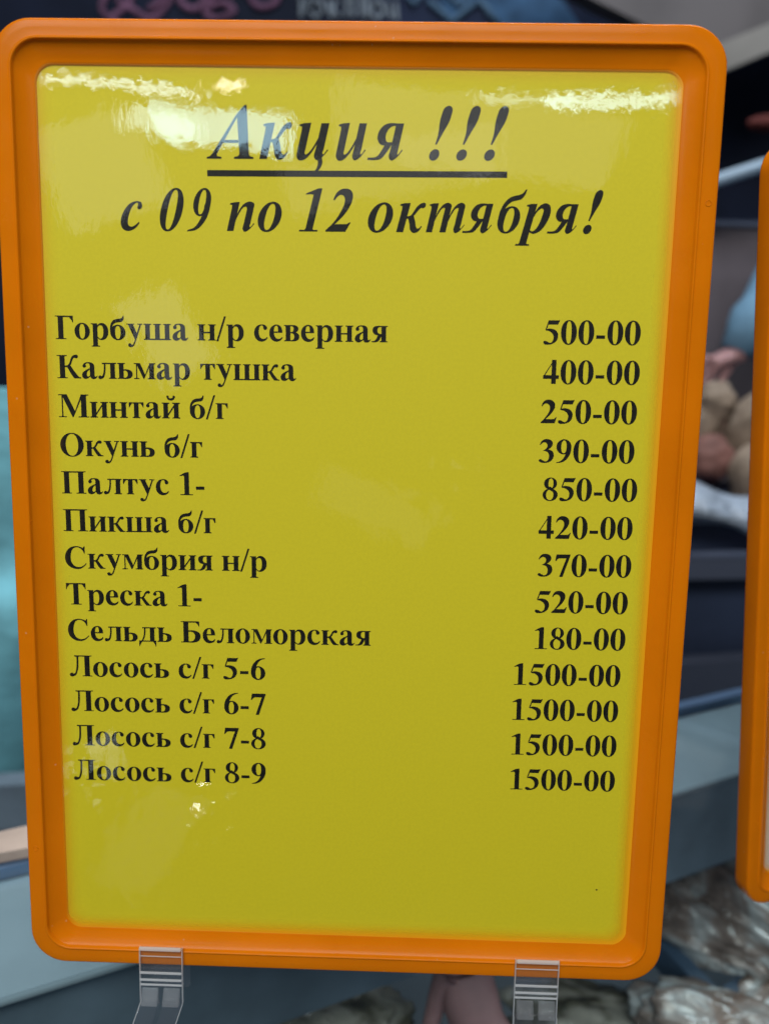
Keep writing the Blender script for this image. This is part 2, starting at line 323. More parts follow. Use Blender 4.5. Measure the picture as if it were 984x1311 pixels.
G['н'] = (576, stem(62, 138) + stem(376, 138) + rect(190, 210, 386, 248))
G['п'] = (576, stem(62, 138, t=(46, 0)) + stem(376, 138, t=(0, 46)) + rect(190, XH-34, 386, XH))
G['и'] = (576, stem(62, 138) + stem(376, 138) + poly((192, 60), (192, 128), (384, 402), (384, 334)))
G['й'] = (576, G['и'][1] + band([(160, 640), (195, 562), (288, 525), (381, 562), (416, 640)], [(205, 640), (235, 606), (288, 588), (341, 606), (371, 640)]) + ball(196, 634, 36) + ball(380, 634, 36))
G['ш'] = (840, stem(62, 138, b=(46, 0)) + stem(352, 138, b=None) + stem(640, 138, b=(0, 46)) + rect(190, 0, 660, 36))
G['т'] = (490, stem(176, 138, t=None) + rect(26, XH-34, 464, XH) + drop(26, XH, 150, 1) + drop(464, XH, 150, -1))
G['ь'] = (490, stem(62, 138, b=(46, 0)) + band([(195, 278), (290, 278), (395, 252), (455, 200), (468, 138), (450, 70), (390, 20), (290, 0), (195, 0)],
                                             [(195, 240), (240, 240), (290, 222), (315, 180), (320, 138), (314, 92), (288, 52), (240, 34), (195, 34)]))
G['в'] = (486, stem(62, 138, b=(46, 0), t=(46, 0)) + band([(195, XH), (300, XH), (385, 440), (430, 395), (436, 350), (415, 295), (350, 255), (230, 240)],
                                                           [(195, 430), (238, 430), (278, 412), (294, 380), (296, 345), (284, 300), (250, 268), (195, 262)])
          + band([(195, 262), (310, 262), (405, 235), (455, 180), (462, 128), (440, 60), (375, 14), (290, 0), (195, 0)], [(195, 232), (245, 230), (285, 210), (308, 170), (312, 128), (304, 80), (280, 45), (240, 32), (195, 32)]))
G['я'] = (500, stem(300, 138, t=(0, 46)) + band([(305, XH), (195, XH), (95, 438), (46, 375), (44, 310), (85, 235), (170, 200), (305, 198)],
                                                 [(305, 430), (250, 430), (205, 405), (186, 355), (186, 310), (205, 262), (245, 236), (305, 232)])
          + band([(205, 215), (170, 130), (130, 62), (85, 30), (14, 24)], [(318, 215), (275, 120), (225, 40), (150, 2), (14, 0)]))
G['к'] = (552, stem(62, 138) + band([(195, 262), (255, 272), (300, 320), (345, 405), (400, 458), (470, 470)], [(195, 222), (275, 230), (340, 285), (385, 362), (425, 390), (455, 380)])
          + ball(462, 422, 47) + poly((222, 250), (318, 262), (395, 150), (478, 48), (505, 30), (548, 25), (548, 0), (390, 0), (330, 70)))
G['у'] = (500, poly((52, 445), (202, 445), (336, 140), (268, -26)) + band([(404, 445), (330, 240), (262, 50), (228, -60), (190, -130), (150, -158), (98, -168)], [(446, 445), (376, 240), (306, 50), (258, -80), (215, -165), (155, -206), (90, -206)])
          + ball(98, -154, 54, 52) + rect(14, XH-25, 244, XH) + rect(330, XH-25, 484, XH))
G['л'] = (575, stem(376, 138, t=(0, 46)) + rect(130, XH-34, 386, XH) + band([(188, 440), (186, 300), (165, 160), (130, 80), (75, 62)], [(238, 440), (236, 290), (212, 130), (160, 20), (75, -14)]) + ball(66, 40, 54))
G['д'] = (575, rect(364, 10, 502, XH-10) + rect(130, XH-34, 548, XH) + poly((350, XH), (548, XH), (548, XH-25), (502, XH-50), (364, XH-50)) + band([(184, 440), (180, 300), (158, 160), (95, 22)], [(232, 440), (226, 290), (196, 140), (140, 22)])
          + rect(22, 0, 556, 36) + poly((22, 36), (22, -150), (46, -150), (66, -80), (120, 0), (120, 36)) + poly((556, 36), (556, -150), (532, -150), (512, -80), (458, 0), (458, 36)))
G['м'] = (668, rect(84, 10, 116, XH-10) + foot(84, 116, 0, 66, 62) + poly((20, XH), (208, XH), (350, 130), (318, 4), (300, 4), (96, XH-25), (20, XH-25)) + poly((318, 4), (345, 112), (492, XH), (520, XH), (520, 420))
          + stem(478, 138, b=(52, 42), t=(0, 42)))
G['б'] = (500, ring(252, 206, 226, 220, 82, 188) + band([(26, 210), (22, 330), (60, 470), (130, 555), (220, 588), (320, 600), (385, 628), (412, 682)], [(70, 260), (84, 345), (118, 430), (180, 480), (270, 500), (370, 515), (425, 570), (442, 682)], 26))
G['Г'] = (560, stem(96, 156, CH, t=(80, 0)) + foot(96, 252, 0, 80, 80) + rect(200, CH-38, 548, CH) + drop(548, CH, 190, -1, k=90))
G['К'] = (730, stem(96, 156, CH, b=(80, 74), t=(80, 74)) + band([(245, 370), (330, 380), (385, 440), (430, 560), (500, 660), (600, 690)], [(245, 325), (350, 335), (430, 400), (480, 520), (520, 590), (580, 600)])
          + ball(600, 636, 54) + poly((300, 355), (420, 372), (520, 220), (640, 70), (672, 40), (730, 28), (730, 0), (520, 0), (440, 110)))
G['М'] = (944, rect(118, 10, 156, CH-10) + foot(118, 156, 0, 100, 100) + poly((20, CH), (276, CH), (505, 190), (455, 0), (430, 0), (130, CH-28), (20, CH-28)) + poly((455, 0), (500, 165), (700, CH), (730, CH), (730, 600)) + stem(694, 158, CH, b=(84, 74), t=(0, 74)))
G['О'] = (778, ring(389, 331, 354, 357, 188, 328, 2.0, 2.1))
G['П'] = (778, stem(96, 156, CH, b=(78, 66), t=(78, 0)) + stem(526, 156, CH, b=(66, 78), t=(0, 78)) + rect(240, CH-38, 540, CH))
G['С'] = (722, band([(694, 150), (620, 65), (520, 0), (400, -19), (230, 18), (95, 130), (35, 320), (80, 510), (205, 645), (390, 691), (500, 675), (590, 640), (646, 600)],
                    [(676, 168), (615, 105), (530, 58), (445, 42), (320, 80), (235, 190), (210, 340), (232, 490), (300, 620), (405, 656), (500, 630), (580, 560), (628, 456)], 44)
          + poly((650, 691), (632, 691), (600, 640), (600, 520), (650, 456)))
G['Т'] = (667, rect(255, 10, 412, CH-10) + foot(255, 412, 0, 82, 82) + rect(32, CH-38, 635, CH) + drop(32, CH, 190, 1, k=90) + drop(635, CH, 190, -1, k=90))
G['Л'] = (715, stem(480, 156, CH, b=(72, 70), t=(0, 70)) + rect(170, CH-38, 500, CH) + band([(242, 650), (238, 430), (215, 210), (165, 90), (90, 72)], [(298, 650), (294, 430), (265, 180), (190, 25), (90, -16)]) + ball(78, 48, 62)
          + poly((170, CH), (260, CH), (298, CH-38), (242, CH-70), (230, CH-45), (170, CH-26)))
G['Б'] = (667, stem(96, 156, CH, b=(80, 0), t=(80, 0)) + rect(200, CH-38, 590, CH) + drop(590, CH, 165, -1, k=90) + band([(245, 385), (400, 385), (530, 350), (610, 280), (625, 200), (600, 100), (515, 24), (400, 0), (245, 0)],
                                                                                                                [(245, 345), (320, 345), (400, 315), (445, 255), (455, 195), (440, 120), (395, 58), (320, 36), (245, 36)]))
G['0'] = (500, ring(250, 337, 228, 351, 76, 320, 2.1, 2.5))
G['1'] = (500, rect(192, 10, 334, 600) + foot(192, 334, 0, 122, 112) + band([(192, 500), (190, 560), (165, 585), (120, 580), (62, 568)], [(334, 560), (334, 640), (330, 688), (270, 688), (62, 592)]))
G['2'] = (500, band([(28, 498), (60, 590), (130, 665), (225, 688), (340, 660), (415, 580), (425, 480), (370, 350), (270, 225), (150, 112)], [(52, 488), (95, 548), (155, 575), (215, 560), (262, 510), (275, 430), (250, 330), (190, 225), (105, 110), (20, 28)], 32)
          + poly((20, 0), (430, 0), (482, 185), (456, 185), (425, 138), (380, 122), (120, 122), (20, 28)))
G['3'] = (500, band([(30, 520), (65, 600), (135, 670), (230, 688), (340, 665), (405, 600), (408, 520), (360, 440), (255, 365)], [(52, 512), (95, 560), (150, 590), (205, 582), (248, 540), (255, 475), (225, 415), (180, 375), (120, 345)], 30)
          + band([(240, 385), (330, 375), (420, 320), (455, 235), (435, 120), (350, 25), (210, -14), (100, -10), (30, 22)], [(120, 345), (200, 335), (270, 300), (308, 225), (308, 130), (275, 55), (215, 28), (155, 50), (80, 88)], 30) + ball(64, 56, 46, 40))
G['4'] = (500, rect(262, 0, 394, 688) + rect(22, 144, 478, 250) + poly((22, 144), (22, 215), (315, 688), (394, 688), (264, 560), (74, 246), (90, 200)))
G['5'] = (500, poly((158, 676), (438, 676), (478, 690), (484, 676), (430, 556), (150, 556)) + poly((158, 676), (180, 640), (122, 450), (80, 400), (72, 412)) 
          + band([(76, 408), (150, 440), (250, 440), (370, 395), (438, 300), (440, 190), (385, 75), (270, 5), (140, -14), (70, -8), (28, 25)], [(90, 388), (160, 378), (220, 350), (280, 300), (312, 225), (310, 140), (280, 75), (230, 40), (190, 45), (135, 78), (80, 94)], 34) + ball(68, 56, 44, 40))
G['6'] = (500, ring(258, 208, 220, 222, 78, 188, 2, 2.3) + band([(38, 205), (48, 350), (110, 500), (210, 615), (320, 670), (468, 690)], [(170, 260), (188, 370), (225, 480), (290, 580), (370, 640), (468, 668)], 26))
G['9'] = (500, [(c[0], *[[(500-x, 674-y) for x, y in r] for r in c[1:]]) for c in G['6'][1]])
G['7'] = (500, poly((62, 676), (478, 676), (478, 640), (268, -14), (166, -14), (360, 556), (150, 556), (100, 530), (60, 470), (30, 478)))
G['8'] = (500, ring(250, 508, 192, 180, 74, 152, 2, 2.1, dx=12, dy=2) + ring(250, 172, 224, 186, 106, 156, 2, 2.1, dx=-12, dy=-2) + poly((130, 380), (240, 420), (380, 320), (330, 260), (170, 350)) )
G['-'] = (333, rect(40, 168, 292, 262))
G['/'] = (278, poly((-6, -18), (50, -18), (284, 690), (228, 690)))
G[' '] = (250, [])
# --- bold italic, drawn upright and slanted afterwards
I = {}
SL = math.tan(math.radians(16))
def exit_f(x, w=128):   # curved foot leaving stem x..x+w to the right
    return band([(x+w, 130), (x+w-4, 78), (x+w+10, 62), (x+w+32, 80), (x+w+62, 128)], [(x, 130), (x, 30), (x+50, -12), (x+110, 10), (x+w+78, 116)], 16)
def entry_f(x, w=128):  # flag serif on the top left of stem x..x+w
    return poly((x-52, 425), (x-52, 445), (x+20, 461), (x+w, 466), (x+w, 380), (x, 360), (x-6, 415))
def arch(x0, x1, w=128):
    return band([(x0, 160), (x0+45, 290), (x0+110, 385), (x0+150, 392), (x1+4, 340), (x1, 250)], [(x0, 240), (x0+40, 360), (x0+110, 445), (x1+40, 473), (x1+w-10, 440), (x1+w, 340)], 22)
I['с'] = (444, band([(395, 120), (350, 50), (280, 3), (210, -12), (110, 15), (45, 85), (22, 190), (50, 320), (130, 430), (260, 470), (345, 450), (375, 395)],
                    [(372, 135), (330, 95), (290, 68), (240, 58), (185, 90), (158, 170), (160, 270), (185, 370), (225, 425), (270, 445), (290, 430), (292, 390)], 34) + ball(332, 382, 46))
I['о'] = (500, ring(235, 230, 215, 243, 84, 210))
I['0'] = (500, ring(245, 335, 218, 350, 82, 318, 2.1, 2.4))
I['9'] = (500, ring(235, 460, 205, 226, 78, 196, 2, 2.3) + band([(300, 420), (300, 300), (250, 170), (160, 60), (0, 10)], [(440, 460), (436, 320), (370, 150), (230, 25), (0, -12)], 26))
I['1'] = (500, rect(185, 10, 318, 620) + foot(185, 318, 0, 110, 100) + poly((40, 590), (40, 608), (240, 688), (318, 688), (318, 560), (185, 520), (185, 585), (130, 600)))
I['2'] = (500, band([(10, 510), (40, 610), (120, 675), (210, 688), (320, 665), (390, 590), (400, 500), (360, 370), (280, 250), (160, 130)], [(38, 500), (75, 555), (130, 590), (190, 580), (240, 530), (255, 450), (230, 350), (185, 250), (95, 120), (-10, 24)], 32)
          + poly((-10, 0), (400, 0), (470, 150), (440, 150), (400, 122), (120, 118), (-10, 24)))
I['п'] = (556, rect(40, 0, 168, 400) + entry_f(40) + arch(162, 340) + rect(340, 115, 468, 345) + exit_f(340))
I['т'] = (800, rect(40, 0, 168, 400) + entry_f(40) + arch(162, 320) + rect(320, 0, 448, 350) + arch(442, 600) + rect(600, 115, 728, 345) + exit_f(600))
I['и'] = (556, rect(50, 120, 178, 400) + entry_f(50) + band([(50, 130), (60, 30), (110, -14), (190, -8), (270, 60), (345, 190)], [(178, 130), (180, 75), (205, 58), (240, 80), (290, 150), (345, 270)], 20) + rect(345, 120, 473, XH) + exit_f(345))
I['ц'] = (570, I['и'][1] + band([(470, 30), (505, -50), (485, -120), (405, -190)], [(380, 20), (425, -30), (430, -110), (390, -180)], 14))
I['р'] = (520, rect(60, -205, 188, 400) + entry_f(60) + foot(60, 188, -205, 60, 60) + band([(186, 330), (240, 430), (320, 473), (420, 440), (468, 330), (450, 170), (380, 40), (270, -14), (186, 10)],
                                                                                    [(186, 250), (240, 360), (290, 395), (328, 370), (335, 290), (322, 160), (285, 60), (235, 24), (186, 45)], 30))
I['я'] = (520, rect(318, 60, 446, XH) + exit_f(318)[:] + band([(330, XH), (220, 465), (110, 430), (55, 350), (62, 260), (120, 200), (330, 190)], [(330, 430), (270, 428), (215, 395), (188, 340), (192, 275), (225, 230), (330, 222)], 26)
          + band([(215, 210), (170, 110), (120, 40), (40, 24), (-30, 24)], [(330, 210), (260, 90), (190, 10), (90, -6), (-30, -4)], 16))
I['к'] = (510, rect(45, 0, 173, 430) + entry_f(45) + band([(170, 255), (230, 262), (270, 330), (320, 420), (380, 464), (430, 470)], [(170, 215), (245, 222), (300, 275), (350, 350), (385, 388), (420, 390)], 18) + ball(418, 428, 44)
          + band([(190, 235), (250, 130), (290, 40), (350, -8), (440, 6), (490, 90)], [(290, 262), (350, 160), (390, 80), (425, 56), (455, 70), (470, 100)], 18))
I['б'] = (510, ring(235, 206, 214, 218, 84, 190) + band([(22, 205), (20, 330), (70, 480), (150, 560), (250, 592), (340, 610), (390, 645), (410, 690)], [(85, 290), (95, 350), (140, 440), (200, 492), (290, 515), (380, 540), (425, 600), (440, 690)], 26))
I['!'] = (389, ball(115, 62, 74) + band([(88, 195), (92, 320), (66, 520), (70, 600)], [(112, 195), (150, 320), (212, 520), (214, 600)], 12) + ball(142, 612, 72, 76))
# the capital А is drawn directly on the slant
I['А'] = (640, None)
A_CAP = poly((0, 0), (215, 0), (219, 22), (150, 34), (480, 560), (460, 600), (560, 690), (600, 690), (440, 640), (70, 60), (40, 28), (4, 22))
A_CAP = (poly((0, 0), (215, 0), (220, 24), (155, 34), (150, 60), (500, 600), (560, 690), (440, 560), (85, 70), (50, 34), (4, 24))
         + poly((565, 690), (598, 690), (622, 60), (640, 34), (690, 24), (686, 0), (400, 0), (404, 24), (462, 36), (482, 62), (455, 545), (500, 600)) + poly((215, 205), (470, 205), (470, 242), (240, 242)))
def layout_glyph(comps, ox, oy, sx, sy, slant=0.0):
    out = []
    for c in comps:
        out.append((c[0], *[[(ox+(x+y*slant)*sx, oy+y*sy) for x, y in r] for r in c[1:]]))
    return out
def extent(comps, slant=0.0):
    xs = [x+y*slant for c in comps for r in c[1:] for x, y in r]
    return min(xs), max(xs)
def text_run(s, x, y, em, track=1.0):
    out = []
    for ch in s:
        adv, comps = G[ch]
        out += layout_glyph(comps, x, y, em/1000*track, em/1000)
        x += adv*em/1000*track
    return out, x
def italic_at(ch, x0, x1, y, em):
    comps = A_CAP if ch == 'А' else I[ch][1]; sl = 0 if ch == 'А' else SL
    a, b = extent(comps, sl); k = (x1-x0)/(b-a)
    return layout_glyph(comps, x0-a*k, y, k, em/1000, sl)
def lettering_mesh(name, comps, z0=0.0, dz=2.5e-6):
    """all shapes of one printed line as one mesh; each shape sits a hair above the last so that none share a plane"""
    V, F = [], []
    for i, c in enumerate(comps):
        z = z0 + dz*(i % 24)
        if c[0] == 'p':
            pts = c[1]
            ar = sum(pts[k-1][0]*pts[k][1]-pts[k][0]*pts[k-1][1] for k in range(len(pts)))
            if ar < 0: pts = pts[::-1]
            b = len(V); V += [(x, y, z) for x, y in pts]
            for t in tessellate_polygon([[Vector((x, y, 0)) for x, y in pts]]): F.append(tuple(b+q for q in t))
        else:
            a, d = c[1], c[2]; n = len(a); b = len(V)
            V += [(x, y, z) for x, y in a] + [(x, y, z) for x, y in d]
            F += [(b+k, b+k+1, b+n+k+1, b+n+k) for k in range(n-1)]
    me = bpy.data.meshes.new(name); me.from_pydata(V, [], F)
    bm = bmesh.new(); bm.from_mesh(me)
    bmesh.ops.triangulate(bm, faces=[f for f in bm.faces if len(f.verts) > 3])
    for f in bm.faces:
        f.normal_update()
        if f.normal.z < 0: f.normal_flip()
    bm.to_mesh(me); bm.free()
    return me
# ================================================================ THE SIGN FRAMES
FW, FH = .228, .3213
def rr_loop(o, z, r, seg=9):
    x0, x1, y0, y1 = -FW/2+o, FW/2-o, o, FH-o; pts = []
    for cx, cy, a0 in ((x1-r, y0+r, -90), (x1-r, y1-r, 0), (x0+r, y1-r, 90), (x0+r, y0+r, 180)):
        for k in range(seg+1):
            a = R_(a0+90*k/seg); pts.append((cx+r*math.cos(a), cy+r*math.sin(a), z))
    return pts
def loft(loops, close_first=False, close_last=False):
    V = []; F = []; n = len(loops[0])
    for l in loops: V += l
    for i in range(len(loops)-1):
        for k in range(n): F.append((i*n+k, i*n+(k+1) % n, (i+1)*n+(k+1) % n, (i+1)*n+k))
    me = bpy.data.meshes.new('loft'); me.from_pydata(V, [], F); return me
PROFILE = [(1.0, -8.0), (.15, -7.6), (0, -6.8), (0, -1.1), (.12, -.55), (.45, -.15), (.95, 0), (3.2, .12), (5.2, .06), (5.6, .12), (5.8, .52), (6.1, .60), (6.4, .25), (6.6, -.35), (6.9, -.7),
           (8.5, -1.7), (10.6, -2.85), (11.6, -3.15), (12.1, -3.28), (12.35, -3.6), (12.4, -4.6)]
PAPER_Z = -.0040; FILM_Z = -.0036
def make_frame(label, matrix, paper_mat):
    t = thing('poster_frame', label, 'sign', matrix)
    loops = []
    for o, z in PROFILE:
        r = 12.5-o*.62 if o < 11 else 12.5-o*.55
        loops.append(rr_loop(o*.001, z*.001, r*.001, 10))
    b = link('frame_border', loft(loops), M['orange'], t, smooth=True)
    # light nubs and ejector rings left by the mould
    nub = lump((.00055, .00055, .0004), 3, .1, 2, 2)
    for x, y in ((-.1078, .1632), (-.0012, .0060), (.1095, .0850), (-.055, .0061), (.034, .3152)):
        link('mould_nub', nub, M['orange'] if not nub.materials else None, b).location = (x, y, -.0003)
    for x, y in ((.1125-.0015, .2690), (-.1108, .0445)):
        pts = [(x+.0009*math.cos(k*math.pi/8), y+.0009*math.sin(k*math.pi/8), .0001) for k in range(17)]
        link('ejector_ring', tube([(pts, .00016)], 6), M['orange'], b, smooth=True)
    link('back_panel', prism([boxc(-.106, .008, -.0062, .106, FH-.008, -.0050)]), M['back'], t)
    # added strip of painted orange glow over the sheet, strongest right and bottom
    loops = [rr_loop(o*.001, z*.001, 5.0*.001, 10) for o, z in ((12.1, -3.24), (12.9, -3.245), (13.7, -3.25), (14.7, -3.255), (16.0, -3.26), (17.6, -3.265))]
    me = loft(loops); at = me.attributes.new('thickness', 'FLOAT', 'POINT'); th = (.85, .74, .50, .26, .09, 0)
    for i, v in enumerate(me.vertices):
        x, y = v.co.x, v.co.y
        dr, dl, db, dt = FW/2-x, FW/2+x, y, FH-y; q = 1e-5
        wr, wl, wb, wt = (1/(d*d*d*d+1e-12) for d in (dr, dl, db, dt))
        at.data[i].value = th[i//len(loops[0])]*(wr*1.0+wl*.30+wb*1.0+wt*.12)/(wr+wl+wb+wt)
    link('edge_glow_strip', me, M['edge_glow'], b, smooth=True)
    # the printed sheet, slightly bowed
    nx, ny = 24, 34; V = []; F = []
    x0, x1, y0, y1 = -.1035, .1035, .0105, FH-.0105
    for j in range(ny+1):
        for i in range(nx+1): V.append((x0+(x1-x0)*i/nx, y0+(y1-y0)*j/ny, 0))
    for j in range(ny):
        for i in range(nx): a = j*(nx+1)+i; F.append((a, a+1, a+nx+2, a+nx+1))
    me = bpy.data.meshes.new('sheet'); me.from_pydata(V, [], F)
    p = link('price_sheet', me, paper_mat, t, smooth=True); p.location = (0, 0, PAPER_Z)
    # clear protective film, bowed and creased
    nx, ny = 130, 190; V = []; F = []
    creases = CREASES if paper_mat is M['paper'] else []
    for j in range(ny+1):
        y = y0+(y1-y0)*j/ny
        for i in range(nx+1):
            x = x0+(x1-x0)*i/nx
            z = noise.noise(Vector((x*14, y*10, 1)))*.00012 + noise.noise(Vector((x*45, y*40, 5)))*.00003
            z += film_bow(x, y)
            for cx, cy, rx, ry, h, q in creases:
                d = ((x-cx)/rx)**2+((y-cy)/ry)**2
                if d < 4: z += h*math.exp(-d*1.5)*(noise.noise(Vector((x*q, y*q, 9)))+.25)
            V.append((x, y, z))
    for j in range(ny):
        for i in range(nx): a = j*(nx+1)+i; F.append((a, a+1, a+nx+2, a+nx+1))
    me = bpy.data.meshes.new('film'); me.from_pydata(V, [], F)
    f = link('clear_film', me, M['film'], t, smooth=True); f.location = (0, 0, FILM_Z)
    return t, p
def film_bow(x, y):
    # the film lifts a little towards the top edge, which tips its reflection
    e = max(0, (y-.285)/.025); return -.00012*e*e
CREASES = [(-.048, .0625, .0075, .0055, .00028, 380), (-.094, .068, .010, .012, .00035, 260), (-.045, .045, .05, .03, .00006, 200), (.03, .18, .02, .03, .00010, 160)]
sign, sheet = make_frame('large orange plastic frame holding the yellow handwritten-style price list, held by two clear clips', SIGN, M['paper'])
sign['label'] = 'large orange plastic frame holding a yellow printed price list, standing on two clear clips'
# ---- print: measured on the front plane of the frame, carried back to the depth of the sheet
KK = (CP[2]-PAPER_Z)/CP[2]
def TX(x): return CP[0]+(x*.001-CP[0])*KK
def TY(y): return CP[1]+(y*.001-CP[1])*KK
def put_line(comps, label):
    return link('printed_line', lettering_mesh('print', comps, .00006), M['ink'], sheet, label=label)
EM = .01112*KK
items = ['Горбуша н/р северная', 'Кальмар тушка', 'Минтай б/г', 'Окунь б/г', 'Палтус 1-', 'Пикша б/г', 'Скумбрия н/р', 'Треска 1-', 'Сельдь Беломорская', 'Лосось с/г 5-6', 'Лосось с/г 6-7', 'Лосось с/г 7-8', 'Лосось с/г 8-9']
prices = ['500-00', '400-00', '250-00', '390-00', '850-00', '420-00', '370-00', '520-00', '180-00', '1500-00', '1500-00', '1500-00', '1500-00']
left_x = [-96.7, -96.6, -96.6, -96.5, -96.5, -96.4, -96.3, -96.3, -96.2, -96.1, -96.0, -96.0, -96.0]
left_y = [223.6, 211.0, 198.3, 185.5, 172.9, 160.1, 147.3, 134.7, 122.0, 109.2, 96.6, 84.0, 71.2]
right_x = [92.6, 93.1, 93.0, 93.0, 94.7, 94.0, 94.4, 94.0, 94.0, 93.1, 93.1, 93.3, 93.5]
TILT = math.tan(R_(.5))
def tilt(comps, x0, y0): return [(c[0], *[[(x-(y-y0)*TILT, y+(x-x0)*TILT) for x, y in r] for r in c[1:]]) for c in comps]
WID = {0: 108.2, 1: 78.6, 8: 104.0, 9: 67.9, 10: 67.9, 11: 67.9, 12: 67.9}
for i, (a, b) in enumerate(zip(items, prices)):
    x = TX(left_x[i]); y = TY(left_y[i])
    c, xe = text_run(a, 0, 0, 1.0); e0, e1 = extent(c)
    tr = WID[i]*.001*KK/((e1-e0)*EM) if i in WID else 1.0
    c, xe = text_run(a, x-e0*EM*tr, y, EM, tr)
    put_line(tilt(c, x, y), 'printed line reading '+a)
    c, xe = text_run(b, 0, 0, 1.0); e0, e1 = extent(c); xr = TX(right_x[i]); yr = TY(left_y[i]+1.25)
    c, xe = text_run(b, xr-e1*EM, yr, EM)
    put_line(tilt(c, xr-.031, yr), 'printed price reading '+b)
head = [('А', -46.6, -31.8), ('к', -30.0, -19.6), ('ц', -18.3, -7.9), ('и', -5.9, 3.8), ('я', 4, 15.4), ('!', 23.3, 30.4), ('!', 31.8, 39.1), ('!', 40.5, 47.8)]
c = []
for ch, a, b in head: c += italic_at(ch, TX(a), TX(b), TY(280.6), .0232*KK)
put_line(tilt(c, 0, TY(280.6)), 'large italic heading reading Акция !!!')
c = rect(TX(-46.5), TY(275.3), TX(47.9), TY(277.2))
link('heading_underline', lettering_mesh('print', tilt(c, 0, TY(276)), .00004), M['ink'], sheet)
row2 = [('с', -74.4, -67.3), ('0', -61.8, -54.0), ('9', -53.1, -45.2), ('п', -40.4, -31.5), ('о', -30.5, -22.8), ('1', -17.4, -9.9), ('2', -9, -.2), ('о', 4.5, 12.5), ('к', 13.5, 22.8),
        ('т', 22.9, 35.2), ('я', 34.4, 44.0), ('б', 45.4, 54.5), ('р', 51.2, 62.1), ('я', 61.1, 70.7), ('!', 72.4, 78.3)]
c = []
for ch, a, b in row2: c += italic_at(ch, TX(a), TX(b), TY(258.75), .0190*KK)
put_line(tilt(c, 0, TY(258.75)), 'italic subheading reading с 09 по 12 октября!')
# dark speck on the sheet
link('speck', lettering_mesh('speck', ball(TX(89.5), TY(35.5), .00035), .00004), M['ink'], sheet)
# ---- the second frame, further back to the right
BL = at_d(955, 1166, .345); TLd = at_d(994, 178, .345)
up = (TLd-BL); 
lo, hi = .25, .45
best = min((abs((at_d(994, 172, lo+(hi-lo)*k/400)-BL).length-FH), lo+(hi-lo)*k/400) for k in range(401) if (at_d(994, 172, lo+(hi-lo)*k/400)-BL).y > 0)
up = (at_d(994, 172, best[1])-BL).normalized()
rt = Vector((1, .36, 0)); rt = (rt-up*rt.dot(up)).normalized(); nz = rt.cross(up)
org = BL+rt*(FW/2)
M2 = Matrix(((rt.x, up.x, nz.x, org.x), (rt.y, up.y, nz.y, org.y), (rt.z, up.z, nz.z, org.z), (0, 0, 0, 1)))
sign2, sheet2 = make_frame('second orange plastic frame, cut off by the right edge, behind the yellow price list', M2, M['white_sheet'])
